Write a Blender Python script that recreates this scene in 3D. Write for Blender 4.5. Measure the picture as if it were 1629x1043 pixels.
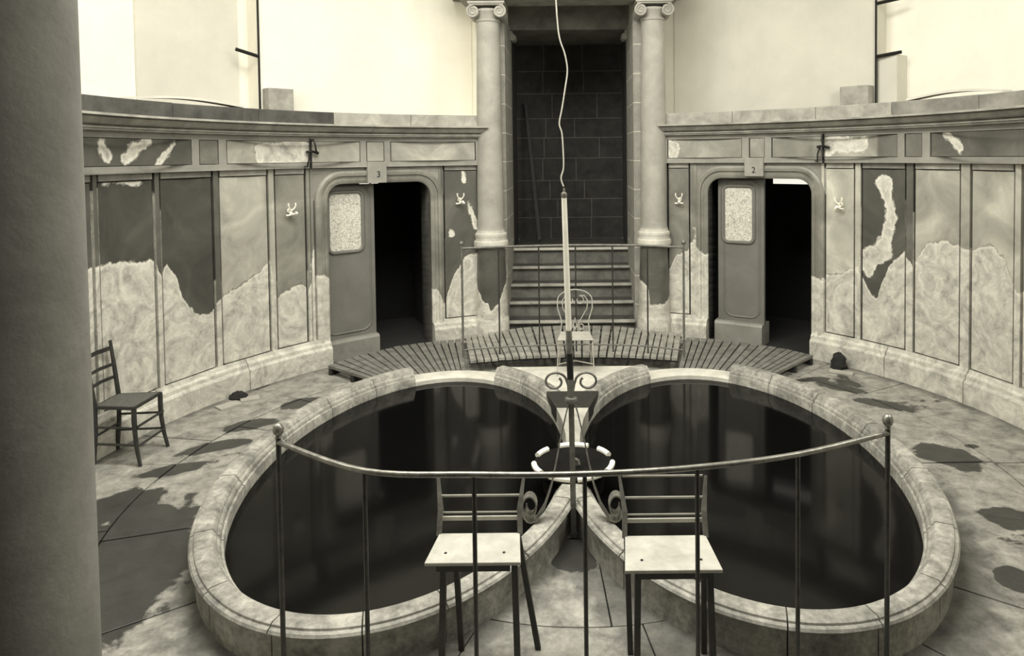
import bpy, math, random
from mathutils import Vector, Matrix
random.seed(7)
S = bpy.context.scene
COL = S.collection
for o in list(bpy.data.objects):
    bpy.data.objects.remove(o)
sin, cos, pi, rad = math.sin, math.cos, math.pi, math.radians

# ------------------------------------------------------------------ camera, world, lights, exposure
EYE = 2.35
F = 1100.0; CXP = 907.0; CYP = 282.7; ROLL = .0105; PITCH = .033
cam = bpy.data.cameras.new('camera')
cam.sensor_width = 36.0; cam.lens = 36.0*F/1629
cam.shift_x = (814.5-CXP)/1629; cam.shift_y = -(521.5-CYP)/1629
cam.clip_start = .05
camo = bpy.data.objects.new('camera', cam); COL.objects.link(camo)
fw = Vector((0, cos(PITCH), -sin(PITCH))); up = Vector((0, sin(PITCH), cos(PITCH))); rt = Vector((1, 0, 0))
r2 = rt*cos(ROLL)-up*sin(ROLL); u2 = up*cos(ROLL)+rt*sin(ROLL)
camo.matrix_world = Matrix(((r2.x, u2.x, -fw.x, 0), (r2.y, u2.y, -fw.y, 0), (r2.z, u2.z, -fw.z, EYE), (0, 0, 0, 1)))
S.camera = camo
S.view_settings.view_transform = 'Standard'
S.view_settings.look = 'None'
S.view_settings.gamma = 1
S.view_settings.use_curve_mapping = False
S.view_settings.exposure = 0.0
w = bpy.data.worlds.new('world'); S.world = w; w.use_nodes = True
w.node_tree.nodes['Background'].inputs[0].default_value = (1, .975, .87, 1)
w.node_tree.nodes['Background'].inputs[1].default_value = .05
def area(name, loc, target, sx, sy, energy, col=(1, .98, .90)):
    l = bpy.data.lights.new(name, 'AREA'); l.shape = 'RECTANGLE'; l.size = sx; l.size_y = sy
    l.energy = energy; l.color = col
    o = bpy.data.objects.new(name, l); COL.objects.link(o)
    o.location = loc
    o.rotation_euler = (Vector(target)-Vector(loc)).to_track_quat('-Z', 'Y').to_euler()
    return o
area('overhead_fill', (-.4, 4.6, 6.3), (0, 5.4, 0), 4.2, 4.2, 800)  # added overhead lamp; the ceiling has no opening
area('daylight_left_window', (-4.1, 3.2, 4.5), (1.5, 6.6, 1.2), 1.6, 2.2, 130)
area('daylight_right_window', (4.1, 3.0, 4.5), (-1.0, 7.0, 1.2), 1.6, 2.2, 180)

# ------------------------------------------------------------------ materials
def G(v, s=1.0):
    """grey level of the print (0..1, sRGB) -> linear colour with the print's warm tint"""
    out = []
    for t in (1.0, .985, .93):
        c = v*t
        out.append((c/12.92 if c <= .04045 else ((c+.055)/1.055)**2.4)*s)
    return (*out, 1)
def nodes(name):
    m = bpy.data.materials.new(name); m.use_nodes = True
    nt = m.node_tree; return m, nt, nt.nodes['Principled BSDF']
def N(nt, t, **kw):
    n = nt.nodes.new(t)
    for k, v in kw.items():
        if k in n.inputs: n.inputs[k].default_value = v
        else: setattr(n, k, v)
    return n
def noise(nt, scale, detail=5, rough=.6, dist=0, vec=None):
    n = N(nt, 'ShaderNodeTexNoise'); n.inputs['Scale'].default_value = scale; n.inputs['Detail'].default_value = detail
    n.inputs['Roughness'].default_value = rough; n.inputs['Distortion'].default_value = dist
    if vec is None:
        g = nt.nodes.get('geo') or N(nt, 'ShaderNodeNewGeometry'); g.name = 'geo'; vec = g.outputs['Position']
    nt.links.new(vec, n.inputs['Vector']); return n.outputs['Fac']
def ramp(nt, fac, stops):
    r = N(nt, 'ShaderNodeValToRGB'); e = r.color_ramp.elements
    while len(e) < len(stops): e.new(.5)
    for el, (p, c) in zip(e, stops): el.position = p; el.color = c
    nt.links.new(fac, r.inputs[0]); return r.outputs[0]
def bump(nt, b, fac, strength, dist=.01):
    n = N(nt, 'ShaderNodeBump'); n.inputs['Strength'].default_value = strength; n.inputs['Distance'].default_value = dist
    nt.links.new(fac, n.inputs['Height']); nt.links.new(n.outputs[0], b.inputs['Normal'])
def mathn(nt, op, a, b=None, c=None, clamp=False):
    n = N(nt, 'ShaderNodeMath'); n.operation = op; n.use_clamp = clamp
    for i, v in enumerate((a, b, c)):
        if v is None: continue
        if isinstance(v, (int, float)): n.inputs[i].default_value = v
        else: nt.links.new(v, n.inputs[i])
    return n.outputs[0]
def mixc(nt, f, a, b):
    n = N(nt, 'ShaderNodeMix'); n.data_type = 'RGBA'
    for i, v in ((0, f), (6, a), (7, b)):
        if isinstance(v, (int, float)): n.inputs[i].default_value = v
        elif isinstance(v, tuple): n.inputs[i].default_value = v
        else: nt.links.new(v, n.inputs[i])
    return n.outputs[2]
def mat(name, lo, hi, scale=8, rough=.8, bmp=.2, detail=6, metal=0, dist=.3, fine=True):
    m, nt, b = nodes(name)
    f = noise(nt, scale, detail, .65, dist)
    nt.links.new(ramp(nt, f, [(.3, G(lo)), (.7, G(hi))]), b.inputs['Base Color'])
    b.inputs['Roughness'].default_value = rough; b.inputs['Metallic'].default_value = metal
    if bmp: bump(nt, b, noise(nt, scale*6, 4) if fine else f, bmp)
    return m
def emit(name, v, s):
    m, nt, b = nodes(name)
    b.inputs['Base Color'].default_value = G(.6); b.inputs['Emission Color'].default_value = G(v); b.inputs['Emission Strength'].default_value = s
    return m
M = {}
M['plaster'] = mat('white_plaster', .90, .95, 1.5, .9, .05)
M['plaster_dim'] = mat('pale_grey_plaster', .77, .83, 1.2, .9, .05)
M['blind'] = mat('pale_blind_cloth', .78, .84, 1.2, .9, .05)
M['ceiling'] = mat('ceiling_plaster', .88, .93, 1, .9, .05)
M['stone'] = mat('weathered_stone', .50, .70, 5, .8, .35)
M['stone_dark'] = mat('dim_stone', .40, .58, 4, .8, .35)
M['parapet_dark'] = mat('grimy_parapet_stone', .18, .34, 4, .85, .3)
M['stone_light'] = mat('pale_limestone', .70, .84, 6, .75, .35)
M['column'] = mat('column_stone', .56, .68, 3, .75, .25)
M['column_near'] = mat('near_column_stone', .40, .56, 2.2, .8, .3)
M['quoin'] = mat('dressed_quoin_stone', .54, .66, 6, .8, .3)
M['mortar'] = mat('pale_mortar', .84, .92, 12, .9, .3)
M['passage'] = mat('shade_dark_stone', .15, .25, 5, .9, .5)  # the passage's shade is put into this stone colour
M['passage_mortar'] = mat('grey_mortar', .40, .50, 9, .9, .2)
M['joint'] = mat('dark_joint_putty', .09, .14, 9, .9, 0)  # dark backing that shows in the joints
M['frieze'] = mat('frieze_painted_stone', .48, .62, 2.6, .6, .15)
M['door'] = mat('door_grey_paint', .40, .46, 3, .55, .1)
M['trim'] = mat('moulding_painted_stone', .46, .58, 3.5, .5, .15)
M['cabin'] = mat('cabin_dark_wall', .11, .15, 3, .9, .1)  # darkness of the unlit cabin is put into the wall colour
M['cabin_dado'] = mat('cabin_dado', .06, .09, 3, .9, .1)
M['wood'] = mat('wet_grey_timber', .46, .68, 9, .7, .4)
M['wood_darker'] = mat('darker_grey_timber', .34, .54, 9, .65, .4)  # darker timber tone for the two side duckboards
M['wood_dark'] = mat('dark_timber', .13, .2, 9, .7, .4)
M['chair_wood'] = mat('dark_turned_wood', .12, .22, 14, .45, .2)
M['rush'] = mat('woven_rush', .30, .45, 60, .8, .8)
M['iron'] = mat('painted_iron', .34, .50, 20, .45, .2, metal=.3)
M['iron_pale'] = mat('pale_painted_iron', .62, .74, 20, .4, .1)
M['iron_black'] = mat('black_iron', .10, .16, 20, .5, .2, metal=.4)
M['baluster'] = mat('dull_grey_rod', .18, .28, 30, .4, .1, metal=.3)
M['tread'] = mat('damp_tread_stone', .20, .34, 8, .6, .3)
M['riser'] = mat('grimy_riser_stone', .30, .48, 5, .8, .3)
M['rail'] = mat('worn_metal_rail', .40, .60, 30, .32, .1, metal=.6)
M['leg'] = mat('dark_painted_leg', .14, .24, 12, .6, .1)
M['seatboard'] = mat('bleached_seat_board', .60, .72, 10, .7, .15)
M['porcelain'] = mat('white_porcelain', .93, .97, 9, .2, 0)
M['white_tube'] = mat('pale_lamp_tube', .86, .94, 6, .4, 0)
M['cord'] = mat('pale_cord', .74, .84, 20, .7, 0)
M['cloth'] = mat('dark_damp_cloth', .08, .16, 20, .9, .4)
M['wetdark'] = mat('wet_black_stone', .03, .08, 8, .6, .3)
M['slot'] = emit('daylit_cabin_pane', .97, 1.0)
M['wetdark'].node_tree.nodes['Principled BSDF'].inputs['Specular IOR Level'].default_value = .12
M['paint_num'] = mat('dark_number_paint', .08, .12, 20, .6, 0)
M['tile'] = mat('loose_pale_tile', .6, .7, 12, .7, .1)

# crusted marble: painted tone above, mineral crust below an irregular edge held in mesh attributes
def crust_mat():
    m, nt, b = nodes('crusted_marble')
    a = N(nt, 'ShaderNodeAttribute'); a.attribute_name = 'crust'
    t = N(nt, 'ShaderNodeAttribute'); t.attribute_name = 'tone'
    n1 = noise(nt, 9, 7, .62, .2)
    d = mathn(nt, 'ADD', a.outputs['Fac'], mathn(nt, 'MULTIPLY', mathn(nt, 'SUBTRACT', n1, .5), .16))
    mask = mathn(nt, 'MULTIPLY_ADD', d, 60, .5, clamp=True)
    rim = mathn(nt, 'SUBTRACT', 1, mathn(nt, 'MULTIPLY', mathn(nt, 'ABSOLUTE', mathn(nt, 'SUBTRACT', d, .018)), 45), clamp=True)
    n2 = noise(nt, 3.6, 8, .62, 2.2)
    n3 = noise(nt, 14, 6, .6, 1.0)
    crust = ramp(nt, mathn(nt, 'ADD', mathn(nt, 'MULTIPLY', n2, .7), mathn(nt, 'MULTIPLY', n3, .3)),
                 [(.33, G(.56)), (.44, G(.70)), (.52, G(.77)), (.62, G(.85)), (.72, G(.71))])
    crust = mixc(nt, mathn(nt, 'MULTIPLY', rim, .4), crust, G(.95))
    n4 = noise(nt, 2.4, 5, .6, .8)
    up = ramp(nt, n4, [(.3, (.62, .62, .62, 1)), (.55, (1, 1, 1, 1)), (.75, (1.5, 1.5, 1.5, 1))])
    v = N(nt, 'ShaderNodeCombineXYZ')
    nt.links.new(t.outputs['Fac'], v.inputs[0])
    nt.links.new(mathn(nt, 'MULTIPLY', t.outputs['Fac'], .97), v.inputs[1])
    nt.links.new(mathn(nt, 'MULTIPLY', t.outputs['Fac'], .83), v.inputs[2])
    mm = N(nt, 'ShaderNodeMix'); mm.data_type = 'RGBA'; mm.blend_type = 'MULTIPLY'; mm.inputs[0].default_value = 1
    nt.links.new(up, mm.inputs[6]); nt.links.new(v.outputs[0], mm.inputs[7])
    nt.links.new(mixc(nt, mask, mm.outputs[2], crust), b.inputs['Base Color'])
    nt.links.new(mathn(nt, 'MULTIPLY_ADD', mask, .35, .42), b.inputs['Roughness'])
    bump(nt, b, mathn(nt, 'MULTIPLY', mathn(nt, 'ADD', n3, 1), mask), .5, .012)
    return m
M['crust'] = crust_mat()
RX, RY = .058, 5.117
WET_SHADE = [(-2.60, 6.55, .20, .13, .6), (-2.85, 6.02, .22, .12, .5), (-2.92, 5.58, .28, .11, .5), (-3.02, 5.17, .26, .10, .5), (-3.10, 4.62, .30, .22, .9),
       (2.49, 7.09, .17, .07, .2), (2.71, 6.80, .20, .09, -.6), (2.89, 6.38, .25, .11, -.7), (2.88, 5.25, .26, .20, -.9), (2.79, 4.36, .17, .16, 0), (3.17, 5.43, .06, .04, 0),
       (.02, 4.02, .14, .20, 0), (-3.2, 7.05, .14, .05, 1.2), (-1.05, 3.05, .3, .06, 0), (2.42, 3.72, .12, .12, 0), (-2.70, 3.85, .50, .85, .1)]  # wet patches; the last one paints the shadow on the left foreground floor
def floor_mat():
    m, nt, b = nodes('damp_flagstone')
    n1 = noise(nt, 1.15, 5, .55, .6); n2 = noise(nt, 7, 7, .65, .4); n3 = noise(nt, 45, 3)
    base = ramp(nt, mathn(nt, 'ADD', mathn(nt, 'MULTIPLY', n2, .8), mathn(nt, 'MULTIPLY', n3, .2)), [(.32, G(.37)), (.5, G(.55)), (.7, G(.69))])
    d = mathn(nt, 'ADD', n1, mathn(nt, 'MULTIPLY', mathn(nt, 'SUBTRACT', n2, .5), .12))
    pos = nt.nodes['geo'].outputs['Position']
    wet_shade = mathn(nt, 'MULTIPLY_ADD', mathn(nt, 'SUBTRACT', d, .64), 40, .5, clamp=True)
    nz = mathn(nt, 'MULTIPLY', mathn(nt, 'SUBTRACT', noise(nt, 5, 4, .6, .3), .5), 1.3)
    def blob(cx, cy, hx, hy, rot, sym=False):
        mp = N(nt, 'ShaderNodeMapping'); mp.vector_type = 'TEXTURE'
        mp.inputs['Location'].default_value = (cx, cy, 0); mp.inputs['Rotation'].default_value = (0, 0, rot); mp.inputs['Scale'].default_value = (hx, hy, 1000)
        nt.links.new(pos, mp.inputs[0]); L = N(nt, 'ShaderNodeVectorMath'); L.operation = 'LENGTH'; nt.links.new(mp.outputs[0], L.inputs[0]); return L.outputs['Value']
    for B_ in WET_SHADE:
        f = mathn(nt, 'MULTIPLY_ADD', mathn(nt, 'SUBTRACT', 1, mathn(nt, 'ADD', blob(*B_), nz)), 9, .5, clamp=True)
        wet_shade = mathn(nt, 'MAXIMUM', wet_shade, f)
    for sx, lim in ((1.16, 1.30), (-1.16, 1.19)):                # darker, smoother band round the two basins
        f = mathn(nt, 'MULTIPLY', mathn(nt, 'MULTIPLY_ADD', mathn(nt, 'SUBTRACT', lim, mathn(nt, 'ADD', blob(sx, 5.0, 1.10, 1.80, 0), mathn(nt, 'MULTIPLY', nz, .35))), 9, .5, clamp=True), .62)
        wet_shade = mathn(nt, 'MAXIMUM', wet_shade, f)
    f = mathn(nt, 'MULTIPLY', mathn(nt, 'MULTIPLY', mathn(nt, 'SUBTRACT', mathn(nt, 'ADD', blob(RX, RY, 1, 1, 0), mathn(nt, 'MULTIPLY', nz, .25)), 3.66), 9, clamp=True), .6)
    wet_shade = mathn(nt, 'MAXIMUM', wet_shade, f)
    nt.links.new(mixc(nt, mathn(nt, 'MULTIPLY', wet_shade, .92), base, G(.15)), b.inputs['Base Color'])
    nt.links.new(mathn(nt, 'MULTIPLY_ADD', wet_shade, -.35, .8), b.inputs['Roughness'])
    bump(nt, b, n2, .4, .01)
    return m
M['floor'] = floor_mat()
def coping_mat():
    m, nt, b = nodes('pool_coping_stone')
    n1 = noise(nt, 4, 6, .6, .5); n2 = noise(nt, 26, 5, .7)
    nt.links.new(ramp(nt, mathn(nt, 'ADD', mathn(nt, 'MULTIPLY', n1, .55), mathn(nt, 'MULTIPLY', n2, .45)),
                      [(.36, G(.38)), (.5, G(.56)), (.62, G(.70))]), b.inputs['Base Color'])
    b.inputs['Roughness'].default_value = .7
    bump(nt, b, n2, .5, .008); return m
M['coping'] = coping_mat()
def water_mat():
    m, nt, b = nodes('dark_pool_water')
    b.inputs['Base Color'].default_value = G(.04); b.inputs['Roughness'].default_value = .09; b.inputs['Specular IOR Level'].default_value = .22
    b.inputs['IOR'].default_value = 1.33
    bump(nt, b, noise(nt, 3.0, 2, .5), .06, .01); return m
M['water'] = water_mat()
def glass_mat():
    m, nt, b = nodes('frosted_pattern_glass')
    n = noise(nt, 38, 4, .6, 2.5)
    nt.links.new(ramp(nt, n, [(.4, G(.58)), (.5, G(.80)), (.6, G(.9))]), b.inputs['Base Color'])
    b.inputs['Roughness'].default_value = .25; bump(nt, b, n, .4, .005); return m
M['glass'] = glass_mat()

# ------------------------------------------------------------------ helpers
def empty(name, loc=(0, 0, 0), parent=None, **kw):
    o = bpy.data.objects.new(name, None); COL.objects.link(o); o.empty_display_size = .1
    if parent: o.parent = parent; o.location = Vector(loc)-wloc(parent)
    else: o.location = loc
    for k, v in kw.items(): o[k] = v
    return o
def wloc(o):
    p = Vector((0, 0, 0))
    while o: p += o.location; o = o.parent
    return p
def thing(name, label, cat, loc=(0, 0, 0), group=None):
    o = empty(name, loc, None, label=label, category=cat)
    if group: o['group'] = group
    return o
class MB:
    def __init__(s): s.v = []; s.f = []
    def add(s, vs, fs):
        k = len(s.v); s.v += [tuple(p) for p in vs]; s.f += [tuple(i+k for i in f) for f in fs]; return s
    def box(s, c, d, rz=0):
        x, y, z = d[0]/2, d[1]/2, d[2]/2; vs = []
        for a in (-x, x):
            for b_ in (-y, y):
                for e in (-z, z): vs.append((c[0]+a*cos(rz)-b_*sin(rz), c[1]+a*sin(rz)+b_*cos(rz), c[2]+e))
        return s.add(vs, [(0, 1, 3, 2), (4, 6, 7, 5), (0, 4, 5, 1), (2, 3, 7, 6), (0, 2, 6, 4), (1, 5, 7, 3)])
    def bb(s, x0, x1, y0, y1, z0, z1): return s.box(((x0+x1)/2, (y0+y1)/2, (z0+z1)/2), (abs(x1-x0), abs(y1-y0), abs(z1-z0)))
    def prism(s, P, z0, z1):
        n = len(P)
        return s.add([(x, y, z0) for x, y in P]+[(x, y, z1) for x, y in P],
                     [tuple(range(n))[::-1], tuple(range(n, 2*n))]+[(i, (i+1) % n, n+(i+1) % n, n+i) for i in range(n)])
    def tube(s, P, r, n=8, closed=False, ry=None):
        P = [Vector(p) for p in P]; m = len(P); rr = r if isinstance(r, (list, tuple)) else [r]*m
        vs = []; ref = None
        for i, p in enumerate(P):
            a = P[(i-1) % m] if (closed or i) else P[i]; c = P[(i+1) % m] if (closed or i < m-1) else P[i]
            t = (c-a).normalized()
            if ref is None:
                ref = Vector((0, 0, 1)) if abs(t.z) < .9 else Vector((0, 1, 0))
            u = (ref-t*ref.dot(t)).normalized(); ref = u; w_ = t.cross(u)
            for k in range(n):
                g = 2*pi*(k+.5)/n; vs.append(p+u*cos(g)*rr[i]+w_*sin(g)*(rr[i] if ry is None else ry))
        fs = [(i*n+k, i*n+(k+1) % n, ((i+1) % m)*n+(k+1) % n, ((i+1) % m)*n+k) for i in range(m if closed else m-1) for k in range(n)]
        if not closed: fs += [tuple(range(n))[::-1], tuple(range((m-1)*n, m*n))]
        return s.add(vs, fs)
    def lathe(s, P, c=(0, 0, 0), n=24, a0=0, a1=2*pi):
        full = abs(a1-a0-2*pi) < 1e-6; k = n if full else n+1; vs = []; m = len(P)
        for j in range(k):
            a = a0+(a1-a0)*j/n
            for r, z in P: vs.append((c[0]+r*cos(a), c[1]+r*sin(a), c[2]+z))
        fs = [(j*m+i, ((j+1) % k)*m+i, ((j+1) % k)*m+i+1, j*m+i+1) for j in range(n) for i in range(m-1)]
        if full:
            if P[0][0] > 1e-5: fs.append(tuple(j*m for j in range(k))[::-1])
            if P[-1][0] > 1e-5: fs.append(tuple(j*m+m-1 for j in range(k)))
        return s.add(vs, fs)
    def sweep(s, path, prof, fn, closed=False):
        """path list of frames passed to fn(frame, o, z) -> point; prof closed section"""
        m = len(prof); n = len(path)
        vs = [fn(t, o, z) for t in path for o, z in prof]
        fs = [(i*m+k, i*m+(k+1) % m, ((i+1) % n)*m+(k+1) % m, ((i+1) % n)*m+k) for i in range(n if closed else n-1) for k in range(m)]
        if not closed: fs += [tuple(range(m))[::-1], tuple(range((n-1)*m, n*m))]
        return s.add(vs, fs)
    def ball(s, c, r, n=12):
        return s.lathe([(r*sin(pi*i/8), -r*cos(pi*i/8)) for i in range(9)], c, n)
    def build(s, name, m, parent=None, smooth=False, bevel=0, **kw):
        me = bpy.data.meshes.new(name)
        off = wloc(parent) if parent else Vector((0, 0, 0))
        me.from_pydata([(a-off.x, b_-off.y, c-off.z) for a, b_, c in s.v], [], s.f)
        import bmesh
        bm = bmesh.new(); bm.from_mesh(me); bmesh.ops.remove_doubles(bm, verts=bm.verts, dist=1e-5)
        bmesh.ops.recalc_face_normals(bm, faces=bm.faces); bm.to_mesh(me); bm.free()
        me.materials.append(M[m] if isinstance(m, str) else m)
        if smooth: me.polygons.foreach_set('use_smooth', [True]*len(me.polygons)); me.set_sharp_from_angle(angle=rad(38))
        o = bpy.data.objects.new(name, me); COL.objects.link(o)
        if parent: o.parent = parent
        if bevel:
            b_ = o.modifiers.new('bevel', 'BEVEL'); b_.width = bevel; b_.segments = 2; b_.limit_method = 'ANGLE'
        for k, v in kw.items(): o[k] = v
        return o

# room: a round bath hall; angles in degrees from +Y (away) towards +X
RX, RY, RR = .058, 5.117, 3.871
def ring(a, r, z=0): return (RX+r*sin(rad(a)), RY+r*cos(rad(a)), z)
def ringbox(a0, a1, r0, r1, z0, z1, mb=None, n=None):
    mb = mb or MB(); n = n or max(1, int(abs(a1-a0)/2.5))
    return mb.sweep([a0+(a1-a0)*i/n for i in range(n+1)], [(r0, z0), (r0, z1), (r1, z1), (r1, z0)], lambda t, o, z: ring(t, o, z))
def ringprof(a0, a1, prof, n=None, mb=None):
    mb = mb or MB(); n = n or max(1, int(abs(a1-a0)/2.5))
    return mb.sweep([a0+(a1-a0)*i/n for i in range(n+1)], prof, lambda t, o, z: ring(t, RR+o, z))

Z_PL, Z_FR, Z_CO, Z_CT, Z_PA = .31, 2.233, 2.572, 2.716, 2.86
# ------------------------------------------------------------------ floor with flagstones
floor = MB().lathe([(0, -.10), (4.6, -.10), (4.6, -.03), (0, -.03)], (RX, RY, 0), 64).build('floor', 'joint', kind='structure')
PXC, PA, PB, PY = 1.16, 1.10, 1.87, 5.09
def inpool(x, y, g=0): return ((abs(x)-PXC)/(PA+g))**2+((y-PY)/(PB+g))**2 < 1
rr_ = [3.80, 3.12, 2.45, 1.75, .95, .05]
for i in range(5):
    n = [26, 20, 15, 10, 5][i]; st = random.random()*20
    cuts = [st+360/n*(j+random.uniform(-.22, .22)) for j in range(n)]
    for j in range(n):
        a0, a1 = cuts[j], cuts[(j+1) % n]+(360 if j == n-1 else 0)
        pts = [ring(a0+(a1-a0)*u, rr_[i+1]+(rr_[i]-rr_[i+1])*v_) for u in (.02, .5, .98) for v_ in (.02, .5, .98)]
        if all(inpool(p[0], p[1], -.05) for p in pts): continue
        zt = random.uniform(-.004, .004); g = .16/max(rr_[i], .5)
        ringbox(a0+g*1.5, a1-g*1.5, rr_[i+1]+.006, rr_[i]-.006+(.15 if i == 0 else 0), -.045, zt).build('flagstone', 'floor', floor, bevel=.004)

# ------------------------------------------------------------------ round wall, left and right halves
DOORS = {-1: (-46.4, -27.6), 1: (25.4, 44.3)}
HEAD = 2.045
wall = {}
for sd, nm in ((-1, 'wall_left'), (1, 'wall_right')):
    mb = MB(); d0, d1 = DOORS[sd]; e = 17.6*sd
    lo, hi = (d1, d0) if sd < 0 else (d0, d1)          # near stairs side first
    ringbox(e, lo, RR+.022, RR+.42, 0, Z_FR, mb)
    ringbox(hi, 150*sd, RR+.022, RR+.42, 0, Z_FR, mb)
    ringbox(lo, hi, RR+.022, RR+.42, HEAD, Z_FR, mb)
    ringbox(e, 150*sd, RR+.0, RR+.42, Z_FR, Z_PA, mb)
    wall[sd] = mb.build(nm, 'joint', kind='structure')

# crust outline, (angle, height) pairs: where the mineral crust ends on each stretch of wall
EDGE = [(-150, 1.3), (-95, 1.5), (-84, 1.49), (-80, 1.50), (-76, 1.47), (-75.0, 1.40), (-74.5, 1.30), (-73.6, 1.42), (-72, 1.30), (-71.3, 1.09), (-70.2, .985), (-68.4, .86), (-66.6, .87),
        (-65.5, .98), (-61.9, 1.06), (-59.7, 1.14), (-57.8, 1.19), (-56.2, 1.3), (-55.9, .87), (-53.4, .93), (-51.2, .97), (-50, .88), (-49, 1.10), (-47.2, 1.08), (-46, 1.0),
        (-27.6, .75), (-26.6, .77), (-25.2, .5), (-23.6, .83), (-21.8, 1.02), (-20, 1.13), (-17.8, 1.08), (17, .7), (18.2, .9), (19.6, 1.10), (21.5, 1.13), (22.6, 1.25), (25, 1.15), (44.3, 1.0), (46, .96), (49.6, 1.0), (52, 1.1), (52.9, 1.03),
        (54.5, .84), (55.5, .80), (56.6, 1.0), (57.6, 1.17), (60.2, 1.34), (61.3, 1.14), (62.8, 1.35), (64.3, 1.45), (66.3, 1.48), (68.8, 1.46), (69.6, 1.40), (70.8, 1.45), (74, 1.50), (76, 1.40), (78.1, 1.10), (80, 1.2), (90, 1.3), (150, 1.3)]
def edge(a):
    for (a0, z0), (a1, z1) in zip(EDGE, EDGE[1:]):
        if a0 <= a <= a1: return z0+(z1-z0)*(a-a0)/(a1-a0+1e-9)
    return 1.2
def segd(a, z, pts):   # distance in metres to a poly-line with radii, minus radius
    best = 9
    for (a0, z0, q0), (a1, z1, q1) in zip(pts, pts[1:]):
        ax, bx, px_ = a0*.0676, a1*.0676, a*.0676
        L = (bx-ax)**2+(z1-z0)**2; t = max(0, min(1, ((px_-ax)*(bx-ax)+(z-z0)*(z1-z0))/(L+1e-9)))
        best = min(best, math.hypot(px_-ax-t*(bx-ax), z-z0-t*(z1-z0))-(q0+(q1-q0)*t))
    return best
STAINS = [[(56.6, 2.02, .09), (57.6, 1.84, .055), (58.0, 1.67, .06), (57.3, 1.5, .07), (56.4, 1.28, .10), (54.4, 1.22, .12)],
          [(54.3, 1.2, .10), (54.0, 1.1, .08)],
          [(-83, 2.18, .035), (-77.5, 2.17, .035)],
          [(-21.6, 2.16, .03), (-21.2, 2.02, .02)], [(-20.6, 1.75, .02), (-18.9, 1.45, .045)], [(-23.9, 1.4, .03), (-23.6, 1.37, .03)],
          [(-26.6, 1.62, .03), (-26.2, 1.5, .02), (-26.5, 1.2, .03), (-26.3, 1.0, .03)],
          [(22.9, 1.5, .01), (23.2, 1.2, .04)],
          [(-48.9, 1.35, .01), (-48.7, 1.05, .05)]]
def add_attrs(o, tone, fn=None, extra=0):
    me = o.data; L = wloc(o)
    ac = me.attributes.new('crust', 'FLOAT', 'POINT'); at = me.attributes.new('tone', 'FLOAT', 'POINT')
    for i, v in enumerate(me.vertices):
        x, y, z = v.co.x+L.x, v.co.y+L.y, v.co.z+L.z
        if fn: ac.data[i].value = fn(x, y, z)
        else:
            a = math.degrees(math.atan2(x-RX, y-RY)); d = edge(a)+extra-z
            for s_ in STAINS: d = max(d, -segd(a, z, s_))
            ac.data[i].value = d
        at.data[i].value = tone
def gridpanel(a0, a1, r, z0, z1, tone, name, parent, th=.03, na=None, nz=None):
    na = na or max(2, int(abs(a1-a0)*3)); nz = nz or 60
    vs = []; fs = []
    for i in range(na+1):
        for j in range(nz+1): vs.append(ring(a0+(a1-a0)*i/na, r, z0+(z1-z0)*j/nz))
    for i in range(na):
        for j in range(nz): k = i*(nz+1)+j; fs.append((k, k+nz+1, k+nz+2, k+1))
    mb = MB().add(vs, fs)
    A, B = min(a0, a1), max(a0, a1)
    for ang in (A, B):                                       # slab edges
        mb.add([ring(ang, r, z0), ring(ang, r, z1), ring(ang, r+th, z1), ring(ang, r+th, z0)], [(0, 1, 2, 3)])
    for zz in (z0, z1):
        mb.add([ring(A, r, zz), ring(B, r, zz), ring(B, r+th, zz), ring(A, r+th, zz)], [(0, 1, 2, 3)])
    o = mb.build(name, 'crust', parent); add_attrs(o, tone); return o
P_L = [(-104, -94.3, .25), (-93.7, -84.6, .10), (-84.2, -75.1, .075), (-74.6, -65.7, .075), (-65.1, -56.5, .42), (-55.8, -50.0, .24), (-25.3, -18.4, .105)]
P_R = [(17.6, 22.2, .20), (46.4, 52.0, .46), (52.7, 60.6, .085), (61.5, 69.4, .38), (70.6, 77.8, .42), (78.5, 86.8, .25), (87.5, 96, .25)]
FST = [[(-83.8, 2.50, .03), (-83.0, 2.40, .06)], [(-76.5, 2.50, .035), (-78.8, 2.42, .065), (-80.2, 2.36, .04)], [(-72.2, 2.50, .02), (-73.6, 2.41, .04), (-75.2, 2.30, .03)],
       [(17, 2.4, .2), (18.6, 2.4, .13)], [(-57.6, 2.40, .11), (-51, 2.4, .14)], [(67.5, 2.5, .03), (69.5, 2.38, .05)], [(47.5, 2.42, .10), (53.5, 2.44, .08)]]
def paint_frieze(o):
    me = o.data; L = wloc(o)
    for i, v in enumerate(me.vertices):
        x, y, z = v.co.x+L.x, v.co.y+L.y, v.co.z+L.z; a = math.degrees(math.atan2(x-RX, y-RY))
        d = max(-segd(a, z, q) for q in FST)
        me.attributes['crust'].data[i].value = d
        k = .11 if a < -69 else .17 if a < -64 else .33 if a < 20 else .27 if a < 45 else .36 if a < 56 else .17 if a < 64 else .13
        me.attributes['tone'].data[i].value = k
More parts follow.
